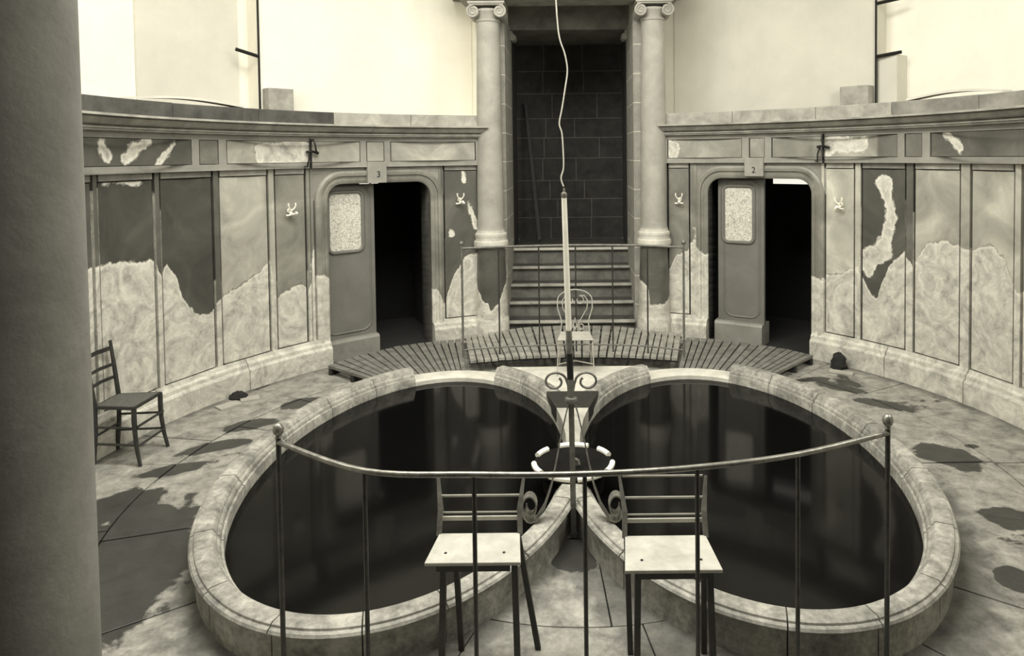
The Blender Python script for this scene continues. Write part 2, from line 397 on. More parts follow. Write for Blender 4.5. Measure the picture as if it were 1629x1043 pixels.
for sd, PL in ((-1, P_L), (1, P_R)):
    Wl = wall[sd]
    for a0, a1, tone in PL:
        sm = .42
        gridpanel(a0+sm, a1-sm, RR-.004, Z_PL+.014, 2.165, tone, 'marble_panel', Wl)
        ringbox(a0+sm, a1-sm, RR-.012, RR+.03, 2.175, Z_FR, n=3).build('panel_head', 'stone' if tone > .15 else 'stone_dark', Wl)
    for k, (a0, a1, tone) in enumerate(PL):                    # narrow stiles between neighbouring panels
        nxt = PL[k+1][0] if k+1 < len(PL) and PL[k+1][0]-a1 < 2 else a1+.35
        if k == 0 or a0-PL[k-1][1] > 2: gridpanel(a0-.35, a0+.10, RR-.014, Z_PL, Z_FR-.004, max(tone, .12), 'panel_stile', Wl, na=1, nz=60)
        gridpanel(a1-.10, nxt+(.10 if nxt-a1 != .35 else 0), RR-.014, Z_PL, Z_FR-.004, max(tone, .12), 'panel_stile', Wl, na=1, nz=60)
    # plain wall beyond the picture
    gridpanel(104.5*sd if sd < 0 else 96.5, 150*sd, RR-.01, Z_PL, Z_FR, .25, 'plain_wall_face', Wl, nz=30)
    # plinth
    d0, d1 = DOORS[sd]
    pl = [(.02, 0), (-.085, 0), (-.085, .20), (-.075, .215), (-.06, .225), (-.055, .26), (-.03, .28), (-.02, Z_PL), (.02, Z_PL)]
    spans = [(-150, d0-.1), (d1+.1, -17.6)] if sd < 0 else [(17.2, d0-.1), (d1+.1, 150)]
    for s0, s1 in spans:
        n = max(1, int((s1-s0)/13)); 
        for k in range(n):
            b0 = s0+(s1-s0)*k/n; b1 = s0+(s1-s0)*(k+1)/n
            o = ringprof(b0+.06, b1-.06, pl, n=6).build('plinth_stone', 'crust', Wl); add_attrs(o, .3, lambda x, y, z: .4)
    # door surround (flat strips beside the moulding)
    for q0, q1 in (((-49.4, -48.9), (-26.0, -25.5)) if sd < 0 else ((22.6, 23.3), (45.6, 46.2))):
        gridpanel(q0, q1, RR-.01, Z_PL, Z_FR-.004, .22, 'door_stile', Wl, na=1)
    q = (-48.9, -26.0) if sd < 0 else (23.3, 45.6)
    ringbox(q[0], q[1], RR-.006, RR+.03, 2.17, Z_FR-.003).build('door_head_band', 'trim', Wl)
    # frieze rails, panels
    FR = [(-150, -96), (-95, -69.6), (-68.3, -65.2), (-63.8, -40.6), (-39.4, -36.2), (-35.0, -19.1)] if sd < 0 else \
         [(18.0, 31.9), (33.3, 36.1), (37.4, 59.3), (60.6, 63.4), (64.8, 95), (96, 150)]
    e0, e1 = (-150, -17.6) if sd < 0 else (17.2, 150)
    z0, z1 = 2.30, 2.525
    ringprof(e0, e1, [(.01, Z_FR), (-.055, Z_FR), (-.055, Z_FR+.012), (-.05, Z_FR+.014), (-.05, z0-.006), (.01, z0-.006)]).build('frieze_lower_rail', 'frieze', Wl, True)
    ringbox(e0, e1, RR-.05, RR+.01, z1+.006, Z_CO+.01).build('frieze_upper_rail', 'frieze', Wl)
    prev = e0
    for f0, f1 in FR:
        o = gridpanel(f0+.1, f1-.1, RR-.044, z0, z1, .25, 'frieze_panel', Wl, na=max(2, int(abs(f1-f0)*2)), nz=14)
        paint_frieze(o)
        if f0-prev > .3: ringbox(prev+.02, f0-.1, RR-.05, RR+.01, z0-.006, z1+.006, n=2).build('frieze_stile', 'frieze', Wl)
        prev = f1
    if e1-prev > .3: ringbox(prev+.1, e1, RR-.05, RR+.01, z0-.006, z1+.006, n=2).build('frieze_stile', 'frieze', Wl)
    # cornice stones
    cp = [(.01, Z_CO), (-.055, Z_CO), (-.055, Z_CO+.012), (-.11, Z_CO+.014), (-.11, Z_CO+.03), (-.128, Z_CO+.032), (-.128, Z_CO+.044), (-.10, Z_CO+.046), (-.10, Z_CO+.056),
          (-.14, Z_CO+.060), (-.165, Z_CO+.075), (-.18, Z_CO+.098), (-.20, Z_CO+.110), (-.18, Z_CO+.113), (-.18, Z_CO+.122), (-.225, Z_CO+.125), (-.225, Z_CT), (.05, Z_CT)]
    n = 7; c0, c1 = (-150, -17.0) if sd < 0 else (16.6, 150)
    cuts = [c0, -118, -96, -72.5, -57, -39, -29.3, c1] if sd < 0 else [c0, 30, 45, 60.5, 72.5, 96, 118, c1]
    for k in range(n):
        ringprof(cuts[k]+.02, cuts[k+1]-.02, cp).build('cornice_stone', 'stone', Wl, True)
    pc = [c0, -110, -88, -72, -58, -45, -31, c1-.9] if sd < 0 else [c0+.9, 30, 45, 58, 72, 88, 110, c1]
    for k in range(n):
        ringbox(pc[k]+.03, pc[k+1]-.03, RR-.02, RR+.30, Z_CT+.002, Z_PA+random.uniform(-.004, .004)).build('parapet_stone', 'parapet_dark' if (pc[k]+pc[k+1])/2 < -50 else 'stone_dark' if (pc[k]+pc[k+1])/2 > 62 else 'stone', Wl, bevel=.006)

# ------------------------------------------------------------------ doors
def flatwarp(r0):     # (arc length, depth outward, z) -> world on the curved wall
    return lambda a, d, z: ring(a, r0+d, z)
def roundrect_path(a0, a1, z0, z1, rc, open_bottom=True, n=7):
    """path on the wall in (arc metres, z) going up the left side, over and down; returns [(s, z, ns, nz)] outward normals"""
    k = 180/pi/RR; s0, s1 = a0/k, a1/k; P = []
    if open_bottom: P.append((s0, z0, -1, 0))
    else:
        for i in range(n+1):
            g = pi*1.5-pi/2*i/n; P.append((s0+rc+rc*cos(g), z0+rc+rc*sin(g), cos(g), sin(g)))
    for i in range(n+1):
        g = pi-pi/2*i/n; P.append((s0+rc+rc*cos(g), z1-rc+rc*sin(g), cos(g), sin(g)))
    for i in range(n+1):
        g = pi/2-pi/2*i/n; P.append((s1-rc+rc*cos(g), z1-rc+rc*sin(g), cos(g), sin(g)))
    if open_bottom: P.append((s1, z0, 1, 0))
    else:
        for i in range(n+1):
            g = -pi/2*i/n; P.append((s1-rc+rc*cos(g), z0+rc+rc*sin(g), cos(g), sin(g)))
    # subdivide long runs so the moulding follows the curve
    Q = []
    m = len(P)
    for i in range(m if not open_bottom else m-1):
        p, q = P[i], P[(i+1) % m]; L = math.hypot(q[0]-p[0], q[1]-p[1]); c = max(1, int(L/.15))
        for j in range(c): u = j/c; Q.append(tuple(p[t]+(q[t]-p[t])*u for t in range(4)))
    if open_bottom: Q.append(P[-1])
    return Q
K = 180/pi/RR
def mould(path, prof, r0, mb=None, closed=False):
    """prof: (offset outwards from the opening, height proud of the wall)"""
    mb = mb or MB()
    return mb.sweep(path, prof, lambda t, o, h: ring((t[0]+t[2]*o)*K, r0-h, t[1]+t[3]*o), closed)
def roundpanel(path, r, mb=None, th=.012):
    n = len(path); c = (sum(p[0] for p in path)/n, sum(p[1] for p in path)/n)
    mb = mb or MB()
    return mb.add([ring(p[0]*K, r, p[1]) for p in path]+[ring(c[0]*K, r, c[1])], [(i, (i+1) % n, n) for i in range(n)])
door_info = {-1: dict(leaf=(-47.2, -37.3), win=(-45.2, -39.7), blk=(-47.9, -37.2), zb=.235),
             1: dict(leaf=(26.8, 35.1), win=(28.0, 33.0), blk=(26.4, 35.1), zb=.26)}
for sd, nm in ((-1, 'door_1'), (1, 'door_2')):
    d0, d1 = DOORS[sd]; I = door_info[sd]
    D = empty(nm, ring((d0+d1)/2, RR, 0), kind='structure')
    prof = [(0, -.04), (0, .015), (.02, .028), (.045, .03), (.05, .018), (.085, .02), (.09, .04), (.12, .042), (.135, .03), (.15, .026), (.155, 0), (.155, -.04)]
    o = mould(roundrect_path(d0, d1, Z_PL-.03, HEAD, .17), prof, RR).build('door_moulding', 'crust', D, True)
    add_attrs(o, .22, lambda x, y, z: edge(math.degrees(math.atan2(x-RX, y-RY)))-.05-z)
    # spandrels filling the square corners of the masonry opening
    mb = MB()
    for sgn, aa in ((1, d0), (-1, d1)):
        arc = [((aa/K+sgn*(.17+.20*cos(pi-pi/2*i/6)))*K, HEAD-.17+.20*sin(pi-pi/2*i/6)) for i in range(7)]
        Pq = arc+[((aa/K+sgn*.17)*K, 2.176), (aa-sgn*.17*K, 2.176), (aa-sgn*.17*K, HEAD-.17)]
        m_ = len(Pq)
        mb.add([ring(a, RR+.0, z) for a, z in Pq]+[ring(a, RR+.2, z) for a, z in Pq],
               [tuple(range(m_)), tuple(range(m_, 2*m_))[::-1]]+[(i, (i+1) % m_, m_+(i+1) % m_, m_+i) for i in range(m_)])
    mb.build('corner_spandrel', 'trim', D)
    for aa, s2 in ((d0, -1), (d1, 1)):
        ringbox(aa+s2*-.0, aa+s2*.25, RR, RR+.42, 0, HEAD, n=1).build('jamb', 'stone_dark', D)
    # the sliding leaf on its stone block
    l0, l1 = I['leaf']; zb = I['zb']
    leaf = ringbox(l0, l1, RR+.12, RR+.165, zb, 2.03, n=8)
    leafo = leaf.build('door_leaf', 'door', D)
    w0, w1 = I['win']
    p1 = roundrect_path(w0, w1, 1.265, 1.925, .05, False)
    mould(p1, [(0, -.01), (0, .012), (.012, .024), (.03, .024), (.042, .01), (.042, -.01)], RR+.12, closed=True).build('window_frame', 'door', leafo, True)
    roundpanel(p1, RR+.117).build('glass_pane', 'glass', leafo)
    # raised edge line around the leaf
    p2 = roundrect_path(l0+1.3, l1-1.0, zb+.07, 2.0, .10, False)
    mould(p2, [(0, -.005), (0, .006), (.01, .012), (.022, .006), (.022, -.005)], RR+.12, closed=True).build('panel_bead', 'door', leafo, True)
    b0, b1 = I['blk']
    ringprof(b0, b1, [(.30, 0), (.03, 0), (.03, zb-.03), (.045, zb-.01), (.06, zb), (.30, zb)]).build('sill_block', 'trim', D)
    # cabin behind: floor, walls, dado
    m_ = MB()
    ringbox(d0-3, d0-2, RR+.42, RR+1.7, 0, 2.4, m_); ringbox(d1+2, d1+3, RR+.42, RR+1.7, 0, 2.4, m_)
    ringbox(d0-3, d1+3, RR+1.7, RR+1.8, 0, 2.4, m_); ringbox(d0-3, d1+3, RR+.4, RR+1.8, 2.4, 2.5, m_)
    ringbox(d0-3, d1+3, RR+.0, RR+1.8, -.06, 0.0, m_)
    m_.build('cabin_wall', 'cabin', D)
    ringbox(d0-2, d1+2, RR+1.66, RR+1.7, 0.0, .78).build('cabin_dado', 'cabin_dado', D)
    # plaque with the cabin number
    c = -37.7 if sd < 0 else 34.2
    hw = 1.75
    plq = MB(); ringbox(c-hw, c+hw, RR-.075, RR-.0, 2.045 if sd < 0 else 2.07, 2.29, plq, n=3)
    plo = plq.build('number_plaque', 'frieze', D, bevel=.006)
    P = ring(c+(.2 if sd < 0 else 0), RR-.079, 2.115)
    cu = bpy.data.curves.new('painted_number', 'FONT'); cu.body = '3' if sd < 0 else '2'; cu.size = .10; cu.align_x = 'CENTER'; cu.extrude = .001
    to = bpy.data.objects.new('painted_number', cu); COL.objects.link(to); cu.materials.append(M['paint_num'])
    to.parent = plo; to.location = Vector(P)-wloc(D); to.rotation_euler = (pi/2, 0, rad(-c))
# daylit panes high in the cabins
D = bpy.data.objects['door_1']
for a0, a1 in ((-38.0, -36.4), (-36.0, -34.9)):
    ringbox(a0, a1, RR+.43, RR+.45, 2.02, 2.05, n=1).build('daylit_pane', 'slot', D)
D = bpy.data.objects['door_2']
ringbox(35.2, 44.2, RR+.425, RR+.45, 1.965, 2.06, n=3).build('daylit_pane', 'slot', D)

# ------------------------------------------------------------------ gallery wall above, ceiling
UR = RR+1.0
for sd, nm in ((-1, 'wall_upper_left'), (1, 'wall_upper_right')):
    mb = MB()
    ringbox(17*sd, 50.0*sd if sd < 0 else 48.2, UR, UR+.3, Z_PA-.1, 6.4, mb)
    e = 50.0 if sd < 0 else 48.2
    ringbox(88*sd, 165*sd, UR, UR+.3, Z_PA-.1, 6.4, mb)
    o = mb.build(nm, 'plaster', kind='structure')
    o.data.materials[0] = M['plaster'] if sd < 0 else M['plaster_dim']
    wn = empty('window_1' if sd < 0 else 'window_2', ring(e*sd, UR, Z_PA), kind='structure')
    ringbox((e-1)*sd, 89*sd, UR+.295, UR+.40, Z_PA-.1, 6.4).build('window_back', 'plaster', wn)
    MB().tube([ring((e+.15)*sd, UR-.015, 2.85), ring((e+.15)*sd, UR-.015, 6.4)], .014, 6).build('iron_upright', 'iron_black', wn)
    if sd < 0:
        ringbox(-64.3, -51.4, UR+.265, UR+.29, Z_PA-.1, 6.4).build('window_blind', 'blind', wn)
        MB().tube([ring(-50.1, UR-.02, 3.55), ring(-53.0, UR+.05, 3.62)], .022, 6).build('iron_stay', 'iron_black', wn)
    else:
        ringbox(48.35, 51.0, UR+.04, UR+.335, Z_PA-.1, 3.50).build('window_reveal', 'plaster_dim', wn)
        for z in (3.49, 4.12): MB().tube([ring(48.4, UR-.02, z), ring(51.6, UR+.05, z+.03)], .022, 6).build('iron_stay', 'iron_black', wn)
    ringbox(17*sd, 165*sd, RR+.3, UR+.3, Z_PA-.25, Z_PA-.1).build('gallery_floor', 'stone_dark', o)
    # grey block at the foot of the pier
    a0, a1 = (-49.7, -46.0) if sd < 0 else (43.8, 48.0)
    o = ringbox(a0, a1, UR-.16, UR-.005, Z_PA-.1, 3.18 if sd < 0 else 3.15).build('stone_block', 'stone', bevel=.01)
    o['label'] = 'grey square block on the %s gallery at the foot of the white pier' % ('left' if sd < 0 else 'right'); o['category'] = 'block'
    # a pale board lying on the parapet
    b0, b1 = (-78, -60) if sd < 0 else (60, 75)
    n = 14; vs = []
    bd = MB().sweep([b0+(b1-b0)*i/n for i in range(n+1)], [(0, 0), (0, .022), (.12, .022), (.12, 0)],
                    lambda t, q, z, b0=b0, b1=b1: ring(t, RR+.02+q, Z_PA+.005+z+.045*sin(pi*(t-b0)/(b1-b0)))).build('warped_board', 'plaster_dim')
    bd['label'] = 'pale warped board lying on the %s parapet' % ('left' if sd < 0 else 'right'); bd['category'] = 'board'
MB().lathe([(0, 6.4), (6, 6.4), (6, 6.5), (0, 6.5)], (RX, RY, 0), 48).build('ceiling', 'ceiling', kind='structure')

# ------------------------------------------------------------------ stairs, passage behind
LZ = 1.0
st = thing('staircase', 'wide stone stairs with rounded nosings rising between the two stone columns', 'stairs', (0, 8.95, 0))
ys = [8.95, 9.22, 9.48, 9.75, 10.02]; zs = [.19, .385, .575, .775, LZ]
for k, (y, z) in enumerate(zip(ys, zs)):
    y1 = ys[k+1]+.06 if k < 4 else 11.2; z0 = zs[k-1]-.02 if k else 0
    def ext(P, nm, m):
        n = len(P)
        MB().add([(-.828, a, b_) for a, b_ in P]+[(.828, a, b_) for a, b_ in P],
                 [tuple(range(n)), tuple(range(n, 2*n))[::-1]]+[(i, (i+1) % n, n+(i+1) % n, n+i) for i in range(n)]).build(nm, m, st, True)
    ext([(y+.03, z0), (y+.03, z-.036), (y1, z-.036), (y1, z0)], 'riser', 'riser')
    ext([(y+.055, z-.036), (y+.055, z), (y1, z), (y1, z-.036)], 'tread', 'tread')
    ext([(y+.055, z+.002), (y-.005, z+.002), (y-.022, z-.004), (y-.028, z-.016), (y-.022, z-.03), (y-.005, z-.036), (y+.055, z-.036)], 'nosing', 'stone' if k < 4 else 'stone_light')
# masonry between hall and passage
for sd, nm in ((-1, 'wall_passage_left'), (1, 'wall_passage_right')):
    mb = MB()
    mb.bb(.86*sd, 1.20*sd, 9.02, 10.1, 0, 6.4); mb.bb(1.19*sd, 1.62*sd, 9.79, 10.1, 0, 6.4); mb.bb(1.19*sd, 1.62*sd, 9.02, 9.79, 0, Z_PA); mb.bb(.90*sd, 1.62*sd, 10.1, 11.3, 0, 6.4); mb.bb(1.22*sd, 1.62*sd, 8.86, 9.02, 0, Z_PA)
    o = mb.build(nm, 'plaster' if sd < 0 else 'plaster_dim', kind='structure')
    # mortar bed then quoin blocks facing the stair
    MB().bb(.832*sd, .87*sd, 9.0, 10.08, 0, 4.15).build('mortar_bed', 'mortar', o)
    MB().bb(.845*sd, 1.2*sd, 8.976, 9.02, 0, 4.15).build('mortar_bed', 'mortar', o)
    z = .02; k = 0
    while z < 4.1:
        h = .375; z2 = min(z+h, 4.15)
        off = .12*(k % 2)
        cuts = [8.99, 9.30+off, 9.72+off*.6, 10.09]
        for c0, c1 in zip(cuts, cuts[1:]):
            MB().bb(.83*sd, .85*sd, c0+.006, c1-.006, z+.006, z2-.006).build('quoin_block', 'quoin', o)
        MB().bb(.845*sd, 1.0*sd, 8.972, 8.99, z+.006, z2-.006).build('quoin_block', 'quoin', o)
        MB().bb(1.01*sd, 1.2*sd, 8.978, 8.99, z+.006, z2-.006).build('quoin_block', 'quoin', o)
        z = z2; k += 1
    # dark lining of the passage
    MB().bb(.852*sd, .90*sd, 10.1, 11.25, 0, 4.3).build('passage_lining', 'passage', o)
    MB().bb(.84*sd, .868*sd, 10.085, 10.12, LZ, 4.15).build('corner_bead', 'quoin', o)
    # cap of the pilaster
    c = MB(); c.bb(.80*sd, .99*sd, 9.9, 10.09, 4.03, 4.12); c.tube([(.80*sd, 9.88, 4.03), (.80*sd, 10.1, 4.03)], .05, 14)
    c.build('pilaster_cap', 'column', o, True)
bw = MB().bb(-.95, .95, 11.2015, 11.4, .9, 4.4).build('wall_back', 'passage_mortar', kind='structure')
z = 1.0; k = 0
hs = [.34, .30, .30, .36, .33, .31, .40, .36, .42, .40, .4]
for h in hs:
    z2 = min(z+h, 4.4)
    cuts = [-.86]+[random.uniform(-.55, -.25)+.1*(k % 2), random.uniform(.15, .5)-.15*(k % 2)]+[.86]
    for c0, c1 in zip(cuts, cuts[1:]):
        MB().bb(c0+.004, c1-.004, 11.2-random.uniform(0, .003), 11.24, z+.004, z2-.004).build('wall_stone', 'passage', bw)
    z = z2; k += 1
pk = MB().tube([(-.48, 10.7, 1.036), (-.70, 11.12, 3.2)], .035, 4).build('leaning_plank', 'wood_dark')
pk['label'] = 'dark narrow plank leaning in the shadowed passage above the stairs'; pk['category'] = 'plank'
# lintel over the columns and soffit
MB().bb(-1.34, 1.36, 8.6, 9.0, 4.275, 4.7).build('trim_1', 'stone', kind='structure')
mb = MB().bb(-.9, .9, 9.9, 11.3, 4.13, 4.5); mb.build('trim_2', 'stone_dark', kind='structure')
MB().bb(-1.6, 1.6, 9.0, 11.3, 4.5, 4.7).build('trim_3', 'stone_dark', kind='structure')
mb = MB().bb(-1.7, 1.7, 9.79, 10.0, 4.7, 6.4); mb.build('wall_above_passage', 'plaster', kind='structure')

# ------------------------------------------------------------------ columns
def volute(mb, c, r, sgn, y0, y1):
    n = 34; P = []
    for i in range(n):
        t = i/(n-1); g = sgn*(t*2.2*2*pi)+pi/2; q = r*(1-.86*t)
        P.append((c[0]+q*cos(g)*1, c[1], c[2]+q*sin(g)))
    mb.tube([(p[0], y0, p[2]) for p in P], [max(.004, .014*(1-.6*i/n)) for i in range(n)], 6)
    # bolster body
    m = 16
    vs = [(c[0]+r*.93*cos(2*pi*k/m), y, c[2]+r*.93*sin(2*pi*k/m)) for y in (y0+.006, y1) for k in range(m)]
    mb.add(vs, [tuple(range(m)), tuple(range(m, 2*m))[::-1]]+[(k, (k+1) % m, m+(k+1) % m, m+k) for k in range(m)])
def column(x, y, label, edgefn):
    t = thing('stone_column', label, 'column', (x, y, 0), 'columns flanking the stairs')
    R1 = .20
    o = MB().lathe([(0, 0), (.222, 0), (.222, .06), (.218, .27), (.21, .285), (.203, .30)]+[(.203-.001*i, .30+.0303*i) for i in range(1, 30)]+[(.17, 1.2), (0, 1.2)], (x, y, 0), 48).build('pedestal', 'crust', t, True)
    add_attrs(o, .10, edgefn)
    MB().lathe([(0, 1.19), (.19, 1.19), (.215, 1.2), (.222, 1.235), (.215, 1.27), (.20, 1.28), (.197, 1.31), (.20, 1.325), (.205, 1.34), (.20, 1.365), (.185, 1.375), (.178, 1.40), (.176, 1.42), (0, 1.42)], (x, y, 0), 48).build('base', 'stone_light', t, True)
    sh = [(0, 1.41), (.178, 1.41), (.17, 1.44)]+[(.168-.0245*(i/12)**1.4, 1.46+(4.02-1.46)*i/12) for i in range(13)]+[(.155, 4.03), (.155, 4.05), (0, 4.05)]
    MB().lathe(sh, (x, y, 0), 48).build('shaft', 'column', t, True)
    cp = empty('capital', (x, y, 4.04), t)
    MB().lathe([(0, 4.04), (.145, 4.04), (.15, 4.09), (.17, 4.12), (.185, 4.15), (.17, 4.18), (0, 4.18)], (x, y, 0), 32).build('echinus', 'column', cp, True)
    mb = MB().box((x, y, 4.245), (.46, .44, .03)); mb.box((x, y, 4.222), (.43, .41, .02)); mb.build('abacus', 'column', cp, bevel=.006)
    for sg in (-1, 1):
        mb = MB(); volute(mb, (x+sg*.165, y, 4.135), .078, -sg, y-.19, y+.19); mb.build('volute', 'column', cp, True)
    mb = MB()
    for k in range(-3, 4): mb.ball((x+k*.026, y-.165, 4.155), .016, 8)
    mb.build('egg_moulding', 'column', cp, True)
    return t
def edL(x, y, z):
    g = (x+1.03)/.2; return (.42+.35*abs(g)**2.5+(.08 if g < 0 else 0))-z
def edR(x, y, z):
    g = (x-1.06)/.2; return (.47+(.22 if g < -.45 else 0)+.1*abs(g)**4)-z-(.35 if (g > -.1 and z > .12 and z < .5 and False) else 0)
column(-1.018, 8.80, 'grey stone column with scrolled capital left of the stairs', edL)
column(1.062, 8.80, 'grey stone column with scrolled capital right of the stairs', edR)
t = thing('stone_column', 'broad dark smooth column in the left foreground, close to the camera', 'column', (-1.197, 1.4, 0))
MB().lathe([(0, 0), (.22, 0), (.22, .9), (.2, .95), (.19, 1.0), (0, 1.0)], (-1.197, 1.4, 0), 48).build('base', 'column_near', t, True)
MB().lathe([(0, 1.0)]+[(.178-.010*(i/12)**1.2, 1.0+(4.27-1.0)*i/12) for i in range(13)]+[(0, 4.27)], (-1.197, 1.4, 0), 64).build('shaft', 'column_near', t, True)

# ------------------------------------------------------------------ pools
def ell(t, o, sd):
    x, y = PA*cos(t), PB*sin(t); nx, ny = cos(t)/PA, sin(t)/PB; L = math.hypot(nx, ny)
    X = PXC+x+nx/L*o; X = max(X, .003)
    return sd*X, PY+y+ny/L*o
hi_prof = [(0, -.03), (0, .135), (.004, .142), (.016, .145), (.018, .160), (.024, .172), (.036, .180), (.040, .194), (.048, .200), (.054, .214), (.064, .22), (.14, .22), (.152, .215), (.155, .205), (.172, .20), (.18, .188), (.172, .176),
           (.158, .172), (.15, .160), (.15, 0), (.15, -.03)]
lo_prof = [(0, -.03), (0, .098), (.012, .108), (.02, .112), (.20, .112), (.21, .10), (.21, -.03)]
OPEN = (rad(68.5), rad(110))
for sd in (-1, 1):
    nm = 'left' if sd < 0 else 'right'
    B = thing('pool_basin', '%s oval bathing pool basin with moulded stone coping' % nm, 'pool', (sd*PXC, PY, 0))
    # rim stones
    a = OPEN[1]; stops = [110, 128, 146, 164, 184, 206, 226, 246, 262, 280, 300, 322, 345, 368, 390, 410, 428.5]
    for c0, c1 in zip(stops, stops[1:]):
        n = 10; e0, e1 = rad(c0)+.0025, rad(c1)-.0025
        MB().sweep([e0+(e1-e0)*i/n for i in range(n+1)], hi_prof, lambda t, o, z, sd=sd: (*ell(t, o, sd), z)).build('coping_stone', 'coping', B, True)
    n = 8
    MB().sweep([OPEN[0]+(OPEN[1]-OPEN[0])*i/n for i in range(n+1)], lo_prof, lambda t, o, z, sd=sd: (*ell(t, o, sd), z)).build('entry_sill', 'stone_light', B, True)
    wv = [ell(2*pi*i/96, .002, sd) for i in range(96)]
    MB().prism(wv, -.02, .06).build('pool_water', 'water', label='still dark water filling the %s oval pool' % nm, category='water')
# slab between the far ends of the two pools
MB().prism([(-.80, 7.3), (-.80, 6.98), (-.55, 6.7), (-.28, 6.3), (-.1, 5.95), (.1, 5.95), (.28, 6.3), (.55, 6.7), (.80, 6.98), (.80, 7.3)], .005, .10).build(
    'stone_slab', 'stone_light', label='pale triangular stone slab between the far ends of the pools', category='slab', bevel=.006)
MB().prism([(-.14, 5.762), (-.235, 6.17), (.235, 6.17), (.14, 5.762)], .10, .224).build(
    'dark_strip', 'baluster', label='dark grey strip across the ridge between the pools behind the round basin', category='cover', bevel=.004)  # dark band on the ridge, built as a flat strip
MB().prism([(-.05, 4.9), (-.055, 5.2), (-.085, 5.5), (-.135, 5.758), (.135, 5.758), (.085, 5.5), (.055, 5.2), (.05, 4.9)], .10, .2225).build(
    'ridge_stone', 'stone', label='pale narrow ridge stone between the pools, between round basin and dark strip', category='stone')
# round spring basin on the ridge
bx, by, br = .0, 4.69, .285
B = thing('round_basin', 'small round dark basin with pale broken rim between the two pools', 'basin', (bx, by, 0))
MB().lathe([(0, .0), (.20, .0), (.22, .18), (br-.01, .215), (br-.012, .235), (.25, .237), (.235, .229), (.20, .226), (0, .2255)], (bx, by, 0), 32).build('bowl', 'wetdark', B, True)
for a0, a1 in ((-125, -88), (-84, -48), (-35, -4), (22, 48), (66, 112), (132, 158), (186, 218)):
    e0, e1 = rad(a0), rad(a1)
    MB().tube([(bx+(br-.015)*cos(e0+(e1-e0)*i/6), by+(br-.015)*sin(e0+(e1-e0)*i/6), .245) for i in range(7)], .019, 8).build('rim_stone', 'plaster', B, True)
MB().tube([(bx+.02, by-.02, .22), (bx+.02, by-.02, .27), (bx+.035, by-.06, .275), (bx+.04, by-.06, .25)], .010, 8).build('spout', 'rail', B, True)

# ------------------------------------------------------------------ duckboards
def slat_deck(name, label, pts_in, pts_out, n, ztop, zb, wm='wood_darker'):
    t = thing(name, label, 'duckboard', (sum(p[0] for p in pts_in)/len(pts_in), sum(p[1] for p in pts_in)/len(pts_in), 0))
    def at(P, u):
        k = u*(len(P)-1); i = min(int(k), len(P)-2); f = k-i
        return (P[i][0]+(P[i+1][0]-P[i][0])*f, P[i][1]+(P[i+1][1]-P[i][1])*f)
    for i in range(n):
        u0, u1 = (i+.10)/n, (i+.90)/n
        A, Bq, C_, D_ = at(pts_in, u0), at(pts_in, u1), at(pts_out, u1), at(pts_out, u0)
        dz = random.uniform(-.003, .003)
        MB().prism([A, Bq, C_, D_], ztop-.028+dz, ztop+dz).build('slat', wm, t)
    for f in (.04, .5, .95):
        P = []
        for i in range(13):
            u = i/12; a, b_ = at(pts_in, u), at(pts_out, u); P.append((a[0]+(b_[0]-a[0])*f, a[1]+(b_[1]-a[1])*f, (zb+ztop-.03)/2))
        MB().tube(P, (ztop-.03-zb)/2*1.38, 4, ry=.03).build('bearer', 'wood_dark', t)
    return t
def arcp(a0, a1, r, n=7): return [ring(a0+(a1-a0)*i/(n-1), r)[:2] for i in range(n)]
slat_deck('duckboard', 'wooden slatted duckboard before the left cabin door', [(-1.97, 6.90), (-1.7, 7.02), (-1.40, 7.15), (-1.12, 7.22)],
          [(-2.65, 7.42), (-2.42, 7.82), (-2.08, 8.15), (-1.72, 8.33), (-1.36, 8.46)], 17, .10, .0)
slat_deck('duckboard', 'wooden slatted duckboard before the right cabin door', [(1.12, 7.22), (1.42, 7.15), (1.78, 7.08), (2.11, 7.03)],
          [(1.40, 8.42), (1.74, 8.33), (2.12, 8.12), (2.46, 7.86), (2.68, 7.60)], 16, .10, .0)
slat_deck('duckboard', 'curved slatted duckboard at the foot of the stairs', [(-1.10, 7.37), (-.75, 7.47), (-.4, 7.53), (.02, 7.55), (.44, 7.53), (.8, 7.47), (1.14, 7.38)],
          [(-1.32, 8.44), (-1.0, 8.56), (-.6, 8.80), (0, 8.88), (.6, 8.80), (1.0, 8.56), (1.35, 8.42)], 28, .15, .1, 'wood')

